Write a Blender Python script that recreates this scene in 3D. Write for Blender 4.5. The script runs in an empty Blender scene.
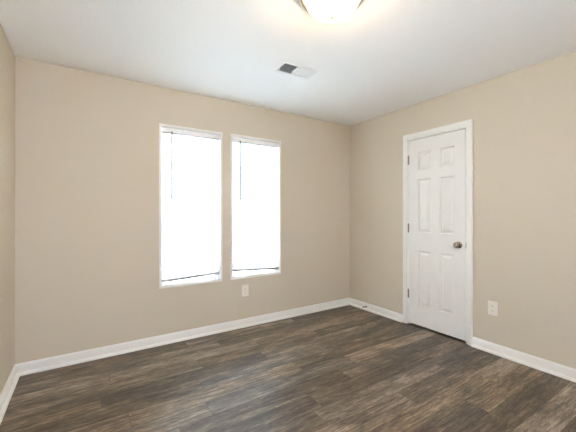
import bpy, bmesh, math
from mathutils import Vector, Matrix

# ------------------------------------------------------------------ camera, sky, lights, exposure
SC = bpy.context.scene
COL = SC.collection
R_, D_, L_, H_, B_ = 3.0375, 3.1316, -0.4503, 2.4364, -0.62   # right, back, left wall planes, ceiling, rear wall
CAM_H = 1.232
FPX, YAW, CY = 312.4, 0.5756, 213.92

cd = bpy.data.cameras.new('camera')
cam = bpy.data.objects.new('camera', cd)
COL.objects.link(cam)
cam.location = (0, 0, CAM_H)
cam.rotation_euler = (math.radians(90), 0, -YAW)
cd.sensor_width = 36
cd.lens = FPX / 576 * 36
cd.shift_y = -(216 - CY) / 576
cd.clip_start = 0.02
SC.camera = cam

SKY_STRENGTH = 26.0
LAMP_STRENGTH = 36.0
FILL_POWER = 425.0
ADDED_SUN_STRENGTH = 20.0
SC.view_settings.view_transform = 'Standard'
SC.view_settings.look = 'None'
SC.view_settings.gamma = 1
SC.view_settings.use_curve_mapping = False
SC.view_settings.exposure = 0.17
SC.cycles.sample_clamp_indirect = 0.0
SC.cycles.max_bounces = 16
SC.cycles.diffuse_bounces = 10

W = bpy.data.worlds.new('overcast_sky')
SC.world = W
W.use_nodes = True
W.node_tree.nodes['Background'].inputs[0].default_value = (0.78, 0.95, 1.16, 1)
W.node_tree.nodes['Background'].inputs[1].default_value = SKY_STRENGTH

# unseen fill spot added to brighten the room, aimed back at the rear wall
fl = bpy.data.lights.new('bounce_fill', 'SPOT')
fl.energy = FILL_POWER
fl.spot_size = math.radians(120)
fl.spot_blend = 0.8
fl.shadow_soft_size = 0.08
fl.color = (0.81, 1.0, 1.44)
flo = bpy.data.objects.new('bounce_fill', fl)
COL.objects.link(flo)
flo.location = (0.65, -0.06, 1.50)
flo.rotation_euler = Vector((-0.18, -0.60, 0.34)).to_track_quat('-Z', 'Y').to_euler()

# sunlight added to brighten the ground, along the house front, never entering the windows
sn = bpy.data.lights.new('added_sun', 'SUN')
sn.energy = ADDED_SUN_STRENGTH
sn.angle = math.radians(1.0)
sn.color = (1.0, 0.97, 0.92)
sno = bpy.data.objects.new('added_sun', sn)
COL.objects.link(sno)
sno.location = (-8, 2, 9)
sno.rotation_euler = Vector((0.74, 0.10, -0.85)).to_track_quat('-Z', 'Y').to_euler()

# daylight portals in the two window openings (they only guide the sampling of the sky)
WIN = [(0.584, 1.208, 0.527, 2.086), (1.300, 1.932, 0.527, 2.088)]
for (a, b, c, d) in WIN:
    pl = bpy.data.lights.new('daylight_portal', 'AREA')
    pl.shape = 'RECTANGLE'; pl.size = b - a; pl.size_y = d - c
    pl.cycles.is_portal = True
    po = bpy.data.objects.new('daylight_portal', pl)
    COL.objects.link(po)
    po.location = ((a + b) / 2, D_ + 0.16, (c + d) / 2)
    po.rotation_euler = (math.radians(-90), 0, 0)

# ------------------------------------------------------------------ materials
def srgb(r, g, b):
    f = lambda c: (c / 255 / 12.92) if c / 255 <= 0.04045 else ((c / 255 + 0.055) / 1.055) ** 2.4
    return (f(r), f(g), f(b), 1)

def mat(name, col, rough=0.5, metal=0.0, bump=0.0, bscale=200, var=0.0, spec=0.5):
    m = bpy.data.materials.new(name); m.use_nodes = True
    nt = m.node_tree; p = nt.nodes['Principled BSDF']
    p.inputs['Base Color'].default_value = col
    p.inputs['Roughness'].default_value = rough
    p.inputs['Metallic'].default_value = metal
    p.inputs['Specular IOR Level'].default_value = spec
    tc = nt.nodes.new('ShaderNodeTexCoord')
    nz = nt.nodes.new('ShaderNodeTexNoise')
    nz.inputs['Scale'].default_value = bscale; nz.inputs['Detail'].default_value = 4
    nt.links.new(tc.outputs['Object'], nz.inputs['Vector'])
    if bump > 0:
        bp = nt.nodes.new('ShaderNodeBump')
        bp.inputs['Strength'].default_value = bump; bp.inputs['Distance'].default_value = 0.002
        nt.links.new(nz.outputs['Fac'], bp.inputs['Height'])
        nt.links.new(bp.outputs['Normal'], p.inputs['Normal'])
    if var > 0:
        mx = nt.nodes.new('ShaderNodeMix'); mx.data_type = 'RGBA'
        mx.inputs[6].default_value = tuple(c * (1 - var) for c in col[:3]) + (1,)
        mx.inputs[7].default_value = tuple(min(1, c * (1 + var)) for c in col[:3]) + (1,)
        nt.links.new(nz.outputs['Fac'], mx.inputs[0])
        nt.links.new(mx.outputs[2], p.inputs['Base Color'])
    return m

M_WALL = mat('beige_wall_paint', srgb(212, 202, 184), 0.75, bump=0.08, bscale=260, spec=0.25)
M_CEIL = mat('white_ceiling_paint', srgb(249, 249, 249), 0.85, bump=0.1, bscale=180, spec=0.2)
M_TRIM = mat('white_semigloss_trim', srgb(239, 238, 234), 0.38, bump=0.02, bscale=90)
M_DOOR = mat('white_door_paint', srgb(236, 235, 231), 0.42, bump=0.05, bscale=140)
M_VINYL = mat('white_vinyl', srgb(236, 234, 230), 0.45, bump=0.02, bscale=80)
M_RAIL = mat('white_blind_headrail', srgb(243, 243, 243), 0.4, bump=0.02, bscale=80)
M_SHADE_LINE = mat('headrail_shade_line', srgb(150, 150, 153), 0.45, bump=0.02, bscale=80)  # shade colour for the line under the headrail
M_BRAIL = mat('shaded_white_bottom_rail', srgb(172, 172, 174), 0.4, bump=0.02, bscale=80)  # white rail, the shade on it put into the grey
M_PLATE = mat('ivory_white_plastic', srgb(240, 234, 224), 0.35, bump=0.01, bscale=60)
M_SLOT = mat('dark_slot', srgb(40, 36, 32), 0.6, var=0.1, bscale=50)
M_NICKEL = mat('satin_nickel', srgb(168, 160, 150), 0.26, 1.0, bump=0.03, bscale=300)
M_HINGE = mat('aged_nickel_hinge', srgb(150, 138, 122), 0.45, 1.0, bump=0.05, bscale=200)
M_BRUSH = mat('brushed_brass_nickel', srgb(188, 182, 164), 0.3, 1.0, bump=0.04, bscale=260)
M_BRONZE = mat('dark_bronze_metal', srgb(96, 84, 70), 0.45, 0.8, bump=0.05, bscale=200)
M_RUBBER = mat('grey_rubber', srgb(90, 84, 76), 0.7, bump=0.05, bscale=200)
M_VENT = mat('white_enamel_metal', srgb(240, 240, 238), 0.4, bump=0.02, bscale=120)
M_DUCT = mat('dark_grey_duct', srgb(165, 165, 168), 0.7, var=0.15, bscale=30)
M_WAND = mat('clear_grey_wand', srgb(88, 90, 94), 0.2, bump=0.02, bscale=60)
M_CORD = mat('white_cord', srgb(235, 235, 232), 0.7, bump=0.1, bscale=500)
M_GROUND = mat('pale_concrete_ground', srgb(205, 203, 198), 0.9, var=0.12, bscale=1.5)

def floor_material():
    m = bpy.data.materials.new('vinyl_plank_flooring'); m.use_nodes = True
    nt = m.node_tree; N = nt.nodes; Lk = nt.links; p = N['Principled BSDF']
    def math_(op, a, b=None, c=None):
        n = N.new('ShaderNodeMath'); n.operation = op
        for i, v in enumerate((a, b, c)):
            if v is None: continue
            if isinstance(v, (int, float)): n.inputs[i].default_value = v
            else: Lk.new(v, n.inputs[i])
        return n.outputs[0]
    def white(*xyz):
        cb = N.new('ShaderNodeCombineXYZ')
        for i, v in enumerate(xyz):
            if isinstance(v, (int, float)): cb.inputs[i].default_value = v
            else: Lk.new(v, cb.inputs[i])
        w = N.new('ShaderNodeTexWhiteNoise'); w.noise_dimensions = '3D'
        Lk.new(cb.outputs[0], w.inputs['Vector'])
        return w.outputs['Value']
    def noise(vec, scale, detail=4, rough=0.55, dist=0.0):
        n = N.new('ShaderNodeTexNoise')
        n.inputs['Scale'].default_value = scale; n.inputs['Detail'].default_value = detail
        n.inputs['Roughness'].default_value = rough; n.inputs['Distortion'].default_value = dist
        Lk.new(vec, n.inputs['Vector']); return n.outputs['Fac']
    tc = N.new('ShaderNodeTexCoord'); sp = N.new('ShaderNodeSeparateXYZ')
    Lk.new(tc.outputs['Object'], sp.inputs[0])
    X, Y = sp.outputs[0], sp.outputs[1]
    PW, PL = 0.152, 1.22
    ry = math_('DIVIDE', math_('ADD', Y, 20.03), PW)
    row = math_('FLOOR', ry)
    fy = math_('FRACT', ry)
    rx = math_('DIVIDE', math_('ADD', math_('ADD', X, 40.0), math_('MULTIPLY', white(row, 3.7, 1.1), PL)), PL)
    colm = math_('FLOOR', rx)
    fx = math_('FRACT', rx)
    rnd = white(row, colm, 5.3)
    rnd2 = white(row, colm, 9.1)
    # grain coordinates, shifted for every plank, stretched along x
    def gvec(sx, sy):
        cb = N.new('ShaderNodeCombineXYZ')
        Lk.new(math_('ADD', math_('MULTIPLY', X, sx), math_('MULTIPLY', rnd, 37.0)), cb.inputs[0])
        Lk.new(math_('ADD', math_('MULTIPLY', Y, sy), math_('MULTIPLY', rnd2, 23.0)), cb.inputs[1])
        Lk.new(math_('MULTIPLY', rnd, 11.0), cb.inputs[2])
        return cb.outputs[0]
    broad = noise(gvec(1.3, 9.0), 1.0, 3, 0.5, 0.6)
    fine = noise(gvec(5.0, 120.0), 1.0, 6, 0.75, 0.4)
    speck = noise(gvec(22.0, 130.0), 1.0, 3, 0.7, 0.5)
    cath = noise(gvec(2.2, 26.0), 1.0, 4, 0.6, 1.6)
    blot = noise(gvec(5.0, 12.0), 1.0, 3, 0.6, 0.8)
    v = 0.5
    for src, k in ((broad, 0.80), (fine, 1.25), (cath, 0.80), (blot, 0.60), (speck, 0.85), (rnd, 0.30)):
        v = math_('ADD', v, math_('MULTIPLY', math_('SUBTRACT', src, 0.5), k))
    ramp = N.new('ShaderNodeValToRGB'); e = ramp.color_ramp.elements
    e[0].position = 0.08; e[0].color = srgb(48, 39, 31)
    e[1].position = 0.96; e[1].color = srgb(176, 158, 128)
    for pos, c in ((0.34, (80, 67, 54)), (0.52, (105, 90, 72)), (0.70, (134, 117, 93))):
        k = ramp.color_ramp.elements.new(pos); k.color = srgb(*c)
    Lk.new(v, ramp.inputs[0])
    # tint: some planks greyer
    hs = N.new('ShaderNodeHueSaturation')
    Lk.new(ramp.outputs[0], hs.inputs['Color'])
    Lk.new(math_('ADD', math_('MULTIPLY', rnd2, 0.35), 0.66), hs.inputs['Saturation'])
    # seams
    dy = math_('MULTIPLY', math_('MINIMUM', fy, math_('SUBTRACT', 1.0, fy)), PW)
    dx = math_('MULTIPLY', math_('MINIMUM', fx, math_('SUBTRACT', 1.0, fx)), PL)
    d = math_('MINIMUM', dx, dy)
    seam = math_('LESS_THAN', d, 0.0016)
    mx = N.new('ShaderNodeMix'); mx.data_type = 'RGBA'
    Lk.new(math_('MULTIPLY', seam, 0.6), mx.inputs[0])
    Lk.new(hs.outputs[0], mx.inputs[6]); mx.inputs[7].default_value = srgb(40, 32, 27)
    Lk.new(mx.outputs[2], p.inputs['Base Color'])
    Lk.new(math_('ADD', math_('MULTIPLY', fine, 0.22), 0.30), p.inputs['Roughness'])
    p.inputs['Specular IOR Level'].default_value = 0.45
    bp = N.new('ShaderNodeBump'); bp.inputs['Strength'].default_value = 0.25; bp.inputs['Distance'].default_value = 0.0015
    Lk.new(math_('SUBTRACT', math_('MULTIPLY', fine, 0.6), seam), bp.inputs['Height'])
    Lk.new(bp.outputs['Normal'], p.inputs['Normal'])
    return m
M_FLOOR = floor_material()

def slat_material():
    m = bpy.data.materials.new('translucent_white_slat'); m.use_nodes = True
    nt = m.node_tree; N = nt.nodes; p = N['Principled BSDF']; out = N['Material Output']
    p.inputs['Base Color'].default_value = srgb(246, 246, 244); p.inputs['Roughness'].default_value = 0.45
    tr = N.new('ShaderNodeBsdfTranslucent'); tr.inputs[0].default_value = srgb(246, 246, 244)
    tc = N.new('ShaderNodeTexCoord'); nz = N.new('ShaderNodeTexNoise'); nz.inputs['Scale'].default_value = 30
    nt.links.new(tc.outputs['Object'], nz.inputs['Vector'])
    mr = N.new('ShaderNodeMapRange'); mr.inputs[3].default_value = 0.50; mr.inputs[4].default_value = 0.54
    nt.links.new(nz.outputs['Fac'], mr.inputs[0])
    ms = N.new('ShaderNodeMixShader')
    nt.links.new(mr.outputs[0], ms.inputs[0])
    nt.links.new(p.outputs[0], ms.inputs[1]); nt.links.new(tr.outputs[0], ms.inputs[2])
    nt.links.new(ms.outputs[0], out.inputs[0])
    return m
M_SLAT = slat_material()

def pane_material():
    m = bpy.data.materials.new('clear_window_glass'); m.use_nodes = True
    nt = m.node_tree; N = nt.nodes; out = N['Material Output']
    N.remove(N['Principled BSDF'])
    t = N.new('ShaderNodeBsdfTransparent'); t.inputs[0].default_value = (0.95, 0.97, 0.97, 1)
    g = N.new('ShaderNodeBsdfGlossy'); g.inputs['Roughness'].default_value = 0.02
    fr = N.new('ShaderNodeFresnel'); fr.inputs[0].default_value = 1.45
    ms = N.new('ShaderNodeMixShader')
    nt.links.new(fr.outputs[0], ms.inputs[0]); nt.links.new(t.outputs[0], ms.inputs[1]); nt.links.new(g.outputs[0], ms.inputs[2])
    nt.links.new(ms.outputs[0], out.inputs[0])
    return m
M_PANE = pane_material()

def bowl_material():
    m = bpy.data.materials.new('lit_alabaster_glass'); m.use_nodes = True
    nt = m.node_tree; N = nt.nodes; p = N['Principled BSDF']
    p.inputs['Base Color'].default_value = srgb(250, 244, 230); p.inputs['Roughness'].default_value = 0.3
    p.inputs['Emission Color'].default_value = (1.0, 0.68, 0.37, 1)
    tc = N.new('ShaderNodeTexCoord'); nz = N.new('ShaderNodeTexNoise'); nz.inputs['Scale'].default_value = 9
    nt.links.new(tc.outputs['Object'], nz.inputs['Vector'])
    mr = N.new('ShaderNodeMapRange'); mr.inputs[3].default_value = LAMP_STRENGTH * 0.92; mr.inputs[4].default_value = LAMP_STRENGTH * 1.08
    nt.links.new(nz.outputs['Fac'], mr.inputs[0]); nt.links.new(mr.outputs[0], p.inputs['Emission Strength'])
    return m
M_BOWL = bowl_material()

# ------------------------------------------------------------------ mesh helpers
def obj(name, bm, m, parent=None, smooth=False, bevel=0.0, seg=2, loc=None):
    bmesh.ops.recalc_face_normals(bm, faces=bm.faces)
    me = bpy.data.meshes.new(name)
    bm.to_mesh(me); bm.free()
    if smooth:
        for f in me.polygons: f.use_smooth = True
    me.materials.append(m)
    o = bpy.data.objects.new(name, me); COL.objects.link(o)
    if loc: o.location = loc
    if parent: o.parent = parent
    if bevel:
        b = o.modifiers.new('bevel', 'BEVEL'); b.width = bevel; b.segments = seg
        b.limit_method = 'ANGLE'; b.angle_limit = math.radians(40)
    if smooth:
        try:
            me.set_sharp_from_angle(angle=math.radians(40))
        except Exception: pass
    return o

def tag(o, label=None, cat=None, group=None, kind=None):
    if label: o['label'] = label
    if cat: o['category'] = cat
    if group: o['group'] = group
    if kind: o['kind'] = kind
    return o

def empty(name, loc=(0, 0, 0), rz=0.0):
    o = bpy.data.objects.new(name, None); COL.objects.link(o)
    o.location = loc; o.rotation_euler = (0, 0, rz); o.empty_display_size = 0.1
    return o

def box(bm, x0, x1, y0, y1, z0, z1, M=None):
    vs = [bm.verts.new((x, y, z)) for x in (x0, x1) for y in (y0, y1) for z in (z0, z1)]
    for q in ((0, 1, 3, 2), (4, 6, 7, 5), (0, 4, 5, 1), (2, 3, 7, 6), (0, 2, 6, 4), (1, 5, 7, 3)):
        bm.faces.new([vs[i] for i in q])
    if M is not None: bmesh.ops.transform(bm, matrix=M, verts=vs)
    return vs

def slab(fn, a0, a1, b0, b1, t0, t1, holes=()):
    """plate in (a,b) of thickness t with rectangular holes; fn(a,b,t) -> xyz"""
    bm = bmesh.new()
    A = sorted({a0, a1, *[h[0] for h in holes], *[h[1] for h in holes]})
    Bv = sorted({b0, b1, *[h[2] for h in holes], *[h[3] for h in holes]})
    vm = {}
    def v(a, b, t):
        k = (a, b, t)
        if k not in vm: vm[k] = bm.verts.new(fn(a, b, t))
        return vm[k]
    def solid(i, j):
        if i < 0 or j < 0 or i >= len(A) - 1 or j >= len(Bv) - 1: return False
        ca, cb = (A[i] + A[i + 1]) / 2, (Bv[j] + Bv[j + 1]) / 2
        return not any(h[0] < ca < h[1] and h[2] < cb < h[3] for h in holes)
    for i in range(len(A) - 1):
        for j in range(len(Bv) - 1):
            if not solid(i, j): continue
            p, q, r, s = A[i], A[i + 1], Bv[j], Bv[j + 1]
            bm.faces.new([v(p, r, t0), v(q, r, t0), v(q, s, t0), v(p, s, t0)])
            bm.faces.new([v(p, r, t1), v(p, s, t1), v(q, s, t1), v(q, r, t1)])
            if not solid(i - 1, j): bm.faces.new([v(p, r, t0), v(p, s, t0), v(p, s, t1), v(p, r, t1)])
            if not solid(i + 1, j): bm.faces.new([v(q, r, t0), v(q, r, t1), v(q, s, t1), v(q, s, t0)])
            if not solid(i, j - 1): bm.faces.new([v(p, r, t0), v(p, r, t1), v(q, r, t1), v(q, r, t0)])
            if not solid(i, j + 1): bm.faces.new([v(p, s, t0), v(q, s, t0), v(q, s, t1), v(p, s, t1)])
    return bm

def lathe(bm, prof, n=32, M=None, closed=True):
    """prof: list of (r,z); axis z"""
    rings = []
    for r, z in prof:
        if r < 1e-6: rings.append([bm.verts.new((0, 0, z))])
        else: rings.append([bm.verts.new((r * math.cos(2 * math.pi * k / n), r * math.sin(2 * math.pi * k / n), z)) for k in range(n)])
    for a, b in zip(rings, rings[1:]):
        if len(a) == 1 and len(b) == 1: continue
        for k in range(n):
            k2 = (k + 1) % n
            if len(a) == 1: bm.faces.new([a[0], b[k], b[k2]])
            elif len(b) == 1: bm.faces.new([a[k], b[0], a[k2]])
            else: bm.faces.new([a[k], b[k], b[k2], a[k2]])
    vs = [v for r in rings for v in r]
    if M is not None: bmesh.ops.transform(bm, matrix=M, verts=vs)
    return vs

def sweep(bm, prof, fn, s0, s1, m0=0.0, m1=0.0):
    """extrude a closed profile (w,z) from s0 to s1; ends mitred by m*w"""
    a = [bm.verts.new(fn(s0 + m0 * w, w, z)) for w, z in prof]
    b = [bm.verts.new(fn(s1 + m1 * w, w, z)) for w, z in prof]
    n = len(prof)
    for i in range(n):
        j = (i + 1) % n
        bm.faces.new([a[i], a[j], b[j], b[i]])
    bm.faces.new(a); bm.faces.new(list(reversed(b)))

def tube(bm, p0, p1, r, n=8):
    p0, p1 = Vector(p0), Vector(p1)
    d = (p1 - p0); q = d.to_track_quat('Z', 'Y').to_matrix().to_4x4()
    lathe(bm, [(0, 0), (r, 0), (r, d.length), (0, d.length)], n, Matrix.Translation(p0) @ q)

# ------------------------------------------------------------------ the room shell
T = 0.13
DO = (1.556, 2.216, 0.0, 2.070)                # door opening in the right wall: y0,y1,z0,z1
wall_holes = [(a + 0.008, b - 0.008, c + 0.008, d - 0.008) for a, b, c, d in WIN]
tag(obj('wall_back', slab(lambda a, b, t: (a, D_ + t, b), L_ - T, R_ + T, -0.12, H_ + 0.12, 0, T, wall_holes), M_WALL),
    'beige painted back wall with the two windows', 'wall', kind='structure')
tag(obj('wall_right', slab(lambda a, b, t: (R_ + t, a, b), B_ - T, D_, -0.12, H_ + 0.12, 0, T, [(DO[0], DO[1], 0.0, DO[3])]), M_WALL),
    'beige painted right wall with the white door', 'wall', kind='structure')
tag(obj('wall_left', slab(lambda a, b, t: (L_ - t, a, b), B_ - T, D_, -0.12, H_ + 0.12, 0, T), M_WALL),
    'beige painted left wall at the photo edge', 'wall', kind='structure')
tag(obj('wall_rear', slab(lambda a, b, t: (a, B_ - t, b), L_, R_, -0.12, H_ + 0.12, 0, T), M_WALL),
    'beige painted wall behind the viewer', 'wall', kind='structure')
tag(obj('floor', slab(lambda a, b, t: (a, b, -t), L_, R_ + 0.75, B_, D_, 0, 0.1), M_FLOOR),
    'dark brown wood-look plank floor', 'floor', kind='structure')
VC = (1.487, 2.163)                            # ceiling vent centre
VL, VWD = 0.352, 0.198
tag(obj('ceiling', slab(lambda a, b, t: (a, b, H_ + t), L_, R_, B_, D_, 0, 0.1,
    [(VC[0] - VL / 2 + .022, VC[0] + VL / 2 - .022, VC[1] - VWD / 2 + .022, VC[1] + VWD / 2 - .022)]), M_CEIL),
    'flat white painted ceiling', 'ceiling', kind='structure')
# dark closet shell behind the door
bm = bmesh.new()
box(bm, R_ + 0.72, R_ + 0.78, 1.1, 2.7, -0.1, H_)
box(bm, R_ + T, R_ + 0.72, 1.1, 1.16, 0.0, H_); box(bm, R_ + T, R_ + 0.72, 2.64, 2.7, 0.0, H_)
box(bm, R_ + T, R_ + 0.72, 1.16, 2.64, H_ - .06, H_)
tag(obj('wall_closet', bm, M_WALL), 'closet walls behind the closed white door', 'wall', kind='structure')
# ground outside
bm = bmesh.new(); box(bm, -25, 25, D_ + T + 0.02, 45, -0.8, -0.7)
tag(obj('ground', bm, M_GROUND), 'pale ground outside the windows', 'ground', kind='structure')

# baseboards with a shoe moulding
BP = [(0, 0), (.034, 0), (.034, .004), (.0325, .010), (.028, .0155), (.021, .0195), (.014, .0215), (.0125, .0225), (.0125, .0235), (.0135, .0245), (.0135, .0600),
      (.0115, .0625), (.0115, .0645), (.0125, .0665), (.0115, .0725), (.0085, .0780), (.004, .0830), (.0015, .0867), (0, .0867)]
def base(name, fn, s0, s1, m0, m1, label):
    bm = bmesh.new(); sweep(bm, BP, fn, s0, s1, m0, m1)
    tag(obj(name, bm, M_TRIM), label, 'baseboard', kind='structure')
base('baseboard_back', lambda s, w, z: (s, D_ - w, z), L_, R_, 1, -1, 'white baseboard along the back wall under the windows')
base('baseboard_left', lambda s, w, z: (L_ + w, s, z), B_, D_, 1, -1, 'white baseboard along the left wall')
CAS = 0.058
base('baseboard_right', lambda s, w, z: (R_ - w, s, z), DO[1] - .008 + CAS, D_, 0, -1, 'short white baseboard between the door and the room corner')
base('baseboard_right', lambda s, w, z: (R_ - w, s, z), B_, DO[0] + .008 - CAS, 1, 0, 'white baseboard on the right wall below the outlet')
base('baseboard_rear', lambda s, w, z: (s, B_ + w, z), L_, R_, 1, -1, 'white baseboard behind the viewer')

# ------------------------------------------------------------------ door casing, jamb and door
tr = empty('trim_1', (R_, (DO[0] + DO[1]) / 2, 0))
tag(tr, 'white door frame around the six-panel door', 'door frame', kind='structure')
ox = Vector(tr.location)
CP = [(0, 0), (0, .009), (.004, .012), (.016, .012), (.020, .0165), (.044, .0185), (.053, .0165), (.058, .010), (.058, 0)]  # (across from the opening, out of wall)
i0, i1, it = DO[0] + .008, DO[1] - .008, DO[3] - .008
bm = bmesh.new()
def leg(ybase, sgn):
    a = [bm.verts.new(Vector((R_ - w, ybase + sgn * c, 0)) - ox) for c, w in CP]
    b = [bm.verts.new(Vector((R_ - w, ybase + sgn * c, it + c)) - ox) for c, w in CP]
    return a, b
A0, A1 = leg(i0, -1); B0, B1 = leg(i1, 1)
n = len(CP)
for lo, hi in ((A0, A1), (B0, B1)):
    for i in range(n):
        j = (i + 1) % n
        bm.faces.new([lo[i], lo[j], hi[j], hi[i]])
    bm.faces.new(lo)
for i in range(n):
    j = (i + 1) % n
    bm.faces.new([A1[i], A1[j], B1[j], B1[i]])
obj('casing', bm, M_TRIM, tr)
bm = bmesh.new()
def jb(x0, x1, y0, y1, z0, z1): box(bm, x0 - ox.x, x1 - ox.x, y0 - ox.y, y1 - ox.y, z0, z1)
JT = 0.016
jb(R_, R_ + T, DO[0], DO[0] + JT, 0, DO[3]); jb(R_, R_ + T, DO[1] - JT, DO[1], 0, DO[3])
jb(R_, R_ + T, DO[0] + JT, DO[1] - JT, DO[3] - JT, DO[3])
jb(R_ + .043, R_ + .075, DO[0] + JT, DO[0] + JT + .011, 0, DO[3] - JT)
jb(R_ + .043, R_ + .075, DO[1] - JT - .011, DO[1] - JT, 0, DO[3] - JT)
jb(R_ + .043, R_ + .075, DO[0] + JT + .011, DO[1] - JT - .011, DO[3] - JT - .011, DO[3] - JT)
obj('jamb', bm, M_TRIM, tr)
bm = bmesh.new()
jb(R_ - .0012, R_ + .030, DO[0] + JT - .0009, DO[0] + JT + .0006, .900, .962)
jb(R_ - .0035, R_ - .0002, DO[0] + .0085, DO[0] + JT + .0006, .908, .954)
tag(obj('strike_plate', bm, M_NICKEL, tr, bevel=.0005), 'small metal strike plate level with the knob')

LY0, LY1, LZ0, LZ1 = DO[0] + JT + .005, DO[1] - JT - .004, 0.020, DO[3] - JT - .008
dr = empty('door_1', (R_ + .004, LY1, LZ0))
tag(dr, 'white six-panel closet door with a silver knob, closed', 'door', kind='structure')
LW, LH = LY1 - LY0, LZ1 - LZ0
us = [(.105 / .617 * LW, .262 / .617 * LW), (.355 / .617 * LW, .512 / .617 * LW)]
vs_ = [(LH - 1.815, LH - 1.215), (LH - 1.02, LH - .436), (LH - .335, LH - .142)]
bm = bmesh.new()
P = lambda u, v, w: Vector((-w, -u, v))
U = sorted({0, LW, *[c for p in us for c in p]}); V = sorted({0, LH, *[c for p in vs_ for c in p]})
vm = {}
def dv(u, v, w):
    k = (round(u, 5), round(v, 5), round(w, 5))
    if k not in vm: vm[k] = bm.verts.new(P(u, v, w))
    return vm[k]
for i in range(len(U) - 1):
    for j in range(len(V) - 1):
        u0, u1, v0, v1 = U[i], U[i + 1], V[j], V[j + 1]
        if (u0, u1) in us and (v0, v1) in vs_:
            lv = [(0, 0), (.003, -.002), (.006, -.008), (.010, -.0135), (.017, -.0142), (.022, -.0130), (.044, -.0030), (.047, -.0022)]
            rings = [[dv(u0 + d, v0 + d, w), dv(u1 - d, v0 + d, w), dv(u1 - d, v1 - d, w), dv(u0 + d, v1 - d, w)] for d, w in lv]
            for a, b in zip(rings, rings[1:]):
                for k in range(4):
                    bm.faces.new([a[k], a[(k + 1) % 4], b[(k + 1) % 4], b[k]])
            bm.faces.new(rings[-1])
        else:
            bm.faces.new([dv(u0, v0, 0), dv(u1, v0, 0), dv(u1, v1, 0), dv(u0, v1, 0)])
# edges and back
TH = -.035
for a, b in zip(U, U[1:]):
    bm.faces.new([dv(a, 0, 0), dv(a, 0, TH), dv(b, 0, TH), dv(b, 0, 0)])
    bm.faces.new([dv(a, LH, 0), dv(b, LH, 0), dv(b, LH, TH), dv(a, LH, TH)])
for a, b in zip(V, V[1:]):
    bm.faces.new([dv(0, a, 0), dv(0, b, 0), dv(0, b, TH), dv(0, a, TH)])
    bm.faces.new([dv(LW, a, 0), dv(LW, a, TH), dv(LW, b, TH), dv(LW, b, 0)])
for i in range(len(U) - 1):
    for j in range(len(V) - 1):
        bm.faces.new([dv(U[i], V[j], TH), dv(U[i], V[j + 1], TH), dv(U[i + 1], V[j + 1], TH), dv(U[i + 1], V[j], TH)])
obj('leaf', bm, M_DOOR, dr)
# hinges: knuckle barrel and visible leaf edge
for hz in (1.833, 1.075, 0.345):
    bm = bmesh.new()
    hx, hy = -.0085, .0030
    for k in range(5):
        z0 = hz - LZ0 - .045 + k * .018
        lathe(bm, [(0, z0 + .0006), (.0076, z0 + .0006), (.0081, z0 + .0016), (.0081, z0 + .0164), (.0076, z0 + .0174), (0, z0 + .0174)], 12, Matrix.Translation((hx, hy, 0)))
    lathe(bm, [(0, hz - LZ0 + .045), (.0048, hz - LZ0 + .045), (.0052, hz - LZ0 + .049), (.003, hz - LZ0 + .0525), (0, hz - LZ0 + .053)], 12, Matrix.Translation((hx, hy, 0)))
    lathe(bm, [(0, hz - LZ0 - .053), (.003, hz - LZ0 - .0525), (.0052, hz - LZ0 - .049), (.0048, hz - LZ0 - .045), (0, hz - LZ0 - .045)], 12, Matrix.Translation((hx, hy, 0)))
    box(bm, -.0045, .012, .0003, .0036, hz - LZ0 - .044, hz - LZ0 + .044)
    o = obj('hinge', bm, M_HINGE, dr, smooth=True); o['label'] = 'tarnished metal hinge'
# knob
kb = bmesh.new()
KM = Matrix.Translation((0, -(LY1 - 1.640), .931 - LZ0)) @ Matrix.Rotation(math.radians(-90), 4, 'Y')
lathe(kb, [(0, .010), (.0105, .010), (.0105, .026), (.014, .032), (.0215, .037), (.0265, .044), (.0275, .051), (.0255, .058), (.019, .0635), (.011, .0655), (.0095, .0648), (0, .0648)], 40, KM)
kn = obj('knob', kb, M_NICKEL, dr, smooth=True); kn['label'] = 'round silver door knob'
rb = bmesh.new()
lathe(rb, [(0, 0), (.0325, 0), (.0325, .003), (.030, .0065), (.020, .0095), (.012, .0115), (0, .0115)], 40, KM)
obj('rose', rb, M_NICKEL, kn, smooth=True)
lb = bmesh.new()
box(lb, .006, .030, -LW - .0006, -LW + .002, .931 - LZ0 - .028, .931 - LZ0 + .028)
obj('latch_plate', lb, M_NICKEL, dr)

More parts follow.
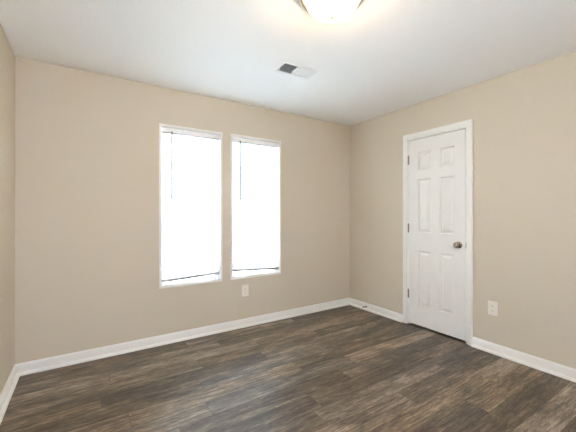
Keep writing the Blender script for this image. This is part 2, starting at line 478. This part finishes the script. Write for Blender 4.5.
# ------------------------------------------------------------------ windows
def make_window(idx, a, b, c, d, side):
    root = empty('window_%d' % idx, ((a + b) / 2, D_, c))
    tag(root, '%s tall single-hung window with narrow white frame, full of daylight' % side, 'window', kind='structure')
    o = Vector(root.location)
    fn = lambda p, q, t: (p - o.x, t, q - o.z)
    F, FB = 0.021, 0.024
    # frame: liner through the wall and a slim flange on the wall face
    bm = slab(fn, a + .0085, b - .0085, c + .0085, d - .0085, -.004, 0.125, [(a + F, b - F, c + .0105, d - F)])
    fl_ = slab(fn, a, b, c, d, -.006, 0.0, [(a + F, b - F, c + FB, d - F)])
    me = bpy.data.meshes.new('t'); fl_.to_mesh(me); fl_.free(); bm.from_mesh(me); bpy.data.meshes.remove(me)
    obj('window_frame', bm, M_VINYL, root, bevel=.0015)
    mid = c + .802
    def sash(z0, z1, y0, y1, rail_lo, rail_hi, nm):
        s = obj(nm, slab(fn, a + F - .002, b - F + .002, z0, z1, y0, y1, [(a + F + .034, b - F - .034, z0 + rail_lo, z1 - rail_hi)]), M_VINYL, root, bevel=.002)
        ym = (y0 + y1) / 2
        obj('pane', slab(fn, a + F + .030, b - F - .030, z0 + rail_lo - .004, z1 - rail_hi + .004, ym - .002, ym + .002), M_PANE, s)
        return s
    sash(mid - .018, d - F + .002, .098, .122, .036, .036, 'upper_sash')
    lo = sash(c + .008, mid + .018, .072, .096, .017, .036, 'lower_sash')
    lk = bmesh.new()
    box(lk, -.028, .028, .074, .094, mid + .018 - c, mid + .024 - c); box(lk, -.008, .026, .066, .082, mid + .024 - c, mid + .034 - c)
    obj('sash_lock', lk, M_VINYL, lo, bevel=.002)
    return root

def make_blind(a, b, c, d, zl, zr, wx, wz0, wz1, label, rt=0.0):
    """blind inside the recess; zl, zr: heights of the bottom rail at its left and right end"""
    F = 0.021
    x0, x1 = a + F + .006, b - F - .006
    top = d - F - .010
    y = .034                                   # centre of the slats inside the recess
    root = empty('window_blind', ((a + b) / 2, D_ + y, top))
    tag(root, label, 'blind', group='white slatted blinds in the two windows')
    cx, hw = (a + b) / 2, (x1 - x0) / 2
    bm = bmesh.new()
    # U-shaped headrail with a rounded lower lip
    hp = [(-.029, 0), (.025, 0), (.025, -.040), (.023, -.0405), (.023, -.003), (-.0265, -.003), (-.0265, -.036), (-.024, -.040), (-.029, -.0405), (-.0305, -.036), (-.029, -.032)]
    f0 = [bm.verts.new((-hw, p, q)) for p, q in hp]; f1 = [bm.verts.new((hw, p, q)) for p, q in hp]
    for i in range(len(hp)):
        j = (i + 1) % len(hp); bm.faces.new([f0[i], f0[j], f1[j], f1[i]])
    bm.faces.new(f0); bm.faces.new(f1[::-1])
    hr = obj('headrail', bm, M_RAIL, root)
    lb_ = bmesh.new(); box(lb_, -hw, hw, -.0315, -.010, -.0475, -.0412)  # thin strip added to imitate the shadow line below the headrail
    obj('shade_line', lb_, M_SHADE_LINE, hr, bevel=.001)
    for s in (-1, 1):
        hb = bmesh.new()
        xa, xb = sorted((s * hw, s * (hw + .004)))
        box(hb, xa, xb, -.030, .027, -.042, .002)
        obj('end_bracket', hb, M_RAIL, hr, bevel=.001)
    # slats
    bm = bmesh.new()
    pitch, width = .0435, .050
    zmid = (zl + zr) / 2 - top
    slope = (zr - zl) / (2 * hw)
    zs = []
    z = -.060
    nst = 2
    zstack = zmid + .024
    while z > zstack + nst * .024 + .022:
        zs.append((z, 0.0, 0.0)); z -= pitch
    for k in range(nst, -1, -1):
        zs.append((zstack + k * .024, slope * (1 - k / (nst + 1)), 0.0))
    TILT = math.radians(-60)
    for z, sl, _ in zs:
        e = []
        for (sx) in (-hw + .003, hw - .003):
            ring_t, ring_b = [], []
            for k in range(7):
                q = -1 + 2 * k / 6
                yy = q * width / 2 * math.cos(TILT); zz = z + sl * sx + q * width / 2 * math.sin(TILT) + .0030 * (1 - q * q)
                ring_t.append(bm.verts.new((sx, yy, zz + .0007))); ring_b.append(bm.verts.new((sx, yy, zz - .0007)))
            e.append(ring_t + ring_b[::-1])
        n_ = len(e[0])
        for i in range(n_):
            j = (i + 1) % n_; bm.faces.new([e[0][i], e[0][j], e[1][j], e[1][i]])
        bm.faces.new(e[0]); bm.faces.new(e[1][::-1])
    obj('slat_panel', bm, M_SLAT, root)
    # bottom rail, hanging crooked
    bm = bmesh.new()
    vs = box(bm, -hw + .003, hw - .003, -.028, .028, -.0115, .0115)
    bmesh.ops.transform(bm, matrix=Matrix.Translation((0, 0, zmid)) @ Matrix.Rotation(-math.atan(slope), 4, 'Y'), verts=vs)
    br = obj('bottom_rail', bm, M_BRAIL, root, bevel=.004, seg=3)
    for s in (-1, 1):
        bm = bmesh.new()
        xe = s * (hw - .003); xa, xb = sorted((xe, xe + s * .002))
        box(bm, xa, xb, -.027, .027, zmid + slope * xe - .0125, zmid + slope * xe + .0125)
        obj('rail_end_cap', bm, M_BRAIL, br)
    # ladder cords
    for s in (-.62, .62):
        bm = bmesh.new()
        for yy in (-.027, .027):
            tube(bm, (s * hw, yy, -.040), (s * hw, yy, zmid + slope * s * hw - .004), .0009, 6)
        for z, sl, _ in zs:
            tube(bm, (s * hw, -.027, z + sl * s * hw - .0035), (s * hw, .027, z + sl * s * hw + .0015), .0006, 5)
        obj('ladder_cord', bm, M_CORD, root)
    # wand
    bm = bmesh.new()
    tube(bm, (wx - cx, -.0395, wz0 - top), (wx - cx + rt, -.0400, wz1 - top), .0074, 6)
    tube(bm, (wx - cx + rt, -.0400, wz1 - top), (wx - cx + rt, -.0400, wz1 - top - .02), .0088, 8)
    tube(bm, (wx - cx, -.0305, -.030), (wx - cx, -.0375, wz0 - top), .0022, 6)
    wd = obj('tilt_wand', bm, M_WAND, root); wd['label'] = 'thin grey tilt wand'
    return root

make_window(1, *WIN[0], 'left')
make_window(2, *WIN[1], 'right')
make_blind(*WIN[0], .588, .612, .699, 2.022, 1.402, 'white slatted blind in the left window, bottom rail higher at right', 0.0)
make_blind(*WIN[1], .622, .592, 1.410, 2.022, 1.402, 'white slatted blind in the right window, bottom rail lower at right', 0.005)

# ------------------------------------------------------------------ electrical outlets
def outlet_parts(root):
    """local frame: plate in xz, facing -y"""
    bm = bmesh.new()
    box(bm, -.040, .040, -.0062, 0, -.0625, .0625)
    obj('cover_plate', bm, M_PLATE, root, bevel=.003, seg=3)
    for s in (1, -1):
        z = s * .0215
        bm = bmesh.new()
        pts = []
        for k in range(24):
            t = 2 * math.pi * k / 24
            pts.append((.0172 * math.cos(t), max(-.0125, min(.0125, .0172 * math.sin(t)))))
        lo = [bm.verts.new((x, -.0060, z + q)) for x, q in pts]; hi = [bm.verts.new((x, -.0085, z + q)) for x, q in pts]
        for i in range(24):
            j = (i + 1) % 24; bm.faces.new([lo[i], lo[j], hi[j], hi[i]])
        bm.faces.new(hi); bm.faces.new(lo[::-1])
        sk = obj('socket', bm, M_PLATE, root)
        bm = bmesh.new()
        box(bm, -.0075, -.0055, -.0088, -.0080, z - .001, z + .0075)
        box(bm, .0055, .0075, -.0088, -.0080, z, z + .0075)
        lathe(bm, [(0, .0080), (.0026, .0080), (.0026, .0088), (0, .0088)], 12, Matrix.Translation((0, 0, z - .0065)) @ Matrix.Rotation(math.radians(90), 4, 'X'))
        so = obj('slot', bm, M_SLOT, sk); so['label'] = 'dark plug slots'
    bm = bmesh.new()
    lathe(bm, [(0, .006), (.0036, .006), (.0034, .0074), (.002, .0078), (0, .0078)], 16, Matrix.Rotation(math.radians(90), 4, 'X'))
    obj('screw', bm, M_PLATE, root, smooth=True)

ob = empty('electrical_outlet', (1.471, D_, .393))
tag(ob, 'white outlet on the back wall under the right window', 'outlet', group='wall outlets')
outlet_parts(ob)
orr = ob.copy(); COL.objects.link(orr)
orr.location = (R_, 1.337, .394); orr.rotation_euler = (0, 0, math.radians(-90))
orr['label'] = 'white outlet on the right wall beside the door'
for ch in [c for c in COL.objects if c.parent == ob]:
    c2 = ch.copy(); COL.objects.link(c2); c2.parent = orr
    for g in [g for g in COL.objects if g.parent == ch]:
        g2 = g.copy(); COL.objects.link(g2); g2.parent = c2

# ------------------------------------------------------------------ ceiling vent
vt = empty('ceiling_vent', (VC[0], VC[1], H_))
tag(vt, 'white two-way air vent in the ceiling, its left half dark', 'vent')
vt.rotation_euler = (0, 0, math.radians(-2.5))
fn = lambda p, q, t: (p, q, t)
hl, hwv = VL / 2, VWD / 2
bm = slab(fn, -hl, hl, -hwv, hwv, -.006, 0, [(-hl + .028, hl - .028, -hwv + .028, hwv - .028)])
obj('frame', bm, M_VENT, vt, bevel=.003, seg=2)
ix0, ix1, iy = -hl + .028, hl - .028, hwv - .028
bm = bmesh.new(); box(bm, -.004, .004, -iy - .002, iy + .002, -.0055, .018)
obj('divider', bm, M_VENT, vt)
bm = bmesh.new()     # duct boot above the opening
box(bm, ix0 - .004, ix1 + .004, -iy - .004, iy + .004, .090, .094)
box(bm, ix0 - .004, ix0 - .001, -iy - .004, iy + .004, .001, .09); box(bm, ix1 + .001, ix1 + .004, -iy - .004, iy + .004, .001, .09)
box(bm, ix0 - .001, ix1 + .001, -iy - .004, -iy - .001, .001, .09); box(bm, ix0 - .001, ix1 + .001, iy + .001, iy + .004, .001, .09)
obj('duct', bm, M_DUCT, vt)
for half in (0, 1):
    bm = bmesh.new()
    xa, xb = (ix0, -.006) if half == 0 else (.006, ix1)
    nb = 9
    for k in range(nb):
        x = xa + (k + .5) * (xb - xa) / nb
        ang = math.radians(47 if half == 0 else -40)
        M = Matrix.Translation((x, 0, .004)) @ Matrix.Rotation(ang, 4, 'Y')
        box(bm, -.0005, .0005, -iy, iy, -.011, .011, M)
    o = obj('louver', bm, M_VENT, vt)
    o['label'] = 'dark open louvers of the left half' if half == 0 else 'white louvers of the right half'

# ------------------------------------------------------------------ ceiling light
cl = empty('ceiling_light', (1.12, 1.285, H_))
tag(cl, 'lit flush-mount ceiling light with glass bowl and metal rim', 'ceiling light')
bm = bmesh.new()
lathe(bm, [(0, 0), (.160, 0), (.168, -.004), (.174, -.012), (.177, -.024), (.176, -.034), (.172, -.040), (.166, -.041), (.158, -.037), (.150, -.034), (.146, -.030), (0, -.030)], 64)
obj('rim', bm, M_BRUSH, cl, smooth=True)
bm = bmesh.new()
pr = []
for k in range(15):
    t = k / 14 * math.pi / 2
    pr.append((.146 * math.cos(t) if k < 14 else 0.0, -.036 - .104 * math.sin(t)))
lathe(bm, [(0, -.033), (.142, -.033)] + pr, 64)
obj('glass_bowl', bm, M_BOWL, cl, smooth=True)
bm = bmesh.new()
lathe(bm, [(0, -.137), (.009, -.138), (.013, -.143), (.013, -.147), (.010, -.151), (.006, -.154), (.0085, -.159), (.0075, -.165), (.004, -.170), (0, -.171)], 20)
obj('finial', bm, M_BRUSH, cl, smooth=True)

# ------------------------------------------------------------------ door stop on the baseboard
ds = empty('door_stop', (R_ - .0130, 2.815, .044))
tag(ds, 'small dark spring door stop on the baseboard near the room corner', 'door stop')
bm = bmesh.new()
RX = Matrix.Rotation(math.radians(-90), 4, 'Y')
lathe(bm, [(0, 0), (.011, 0), (.011, .002), (.007, .006), (0, .006)], 16, RX)
obj('base_cup', bm, M_BRONZE, ds, smooth=True)
bm = bmesh.new()
turns, nseg, rr, rw = 11, 12, .0052, .0013
prev = None
for k in range(turns * nseg + 1):
    t = 2 * math.pi * k / nseg
    p = Vector((-.005 - .050 * k / (turns * nseg), rr * math.cos(t), rr * math.sin(t)))
    rad = Vector((0, math.cos(t), math.sin(t))); ax = Vector((1, 0, 0))
    ring = [bm.verts.new(p + rw * (math.cos(a) * rad + math.sin(a) * ax)) for a in [2 * math.pi * i / 5 for i in range(5)]]
    if prev:
        for i in range(5):
            bm.faces.new([prev[i], prev[(i + 1) % 5], ring[(i + 1) % 5], ring[i]])
    prev = ring
obj('spring', bm, M_BRONZE, ds, smooth=True)
bm = bmesh.new()
lathe(bm, [(0, .053), (.0068, .053), (.0072, .062), (.0055, .066), (0, .0665)], 14, RX)
obj('rubber_tip', bm, M_RUBBER, ds, smooth=True)
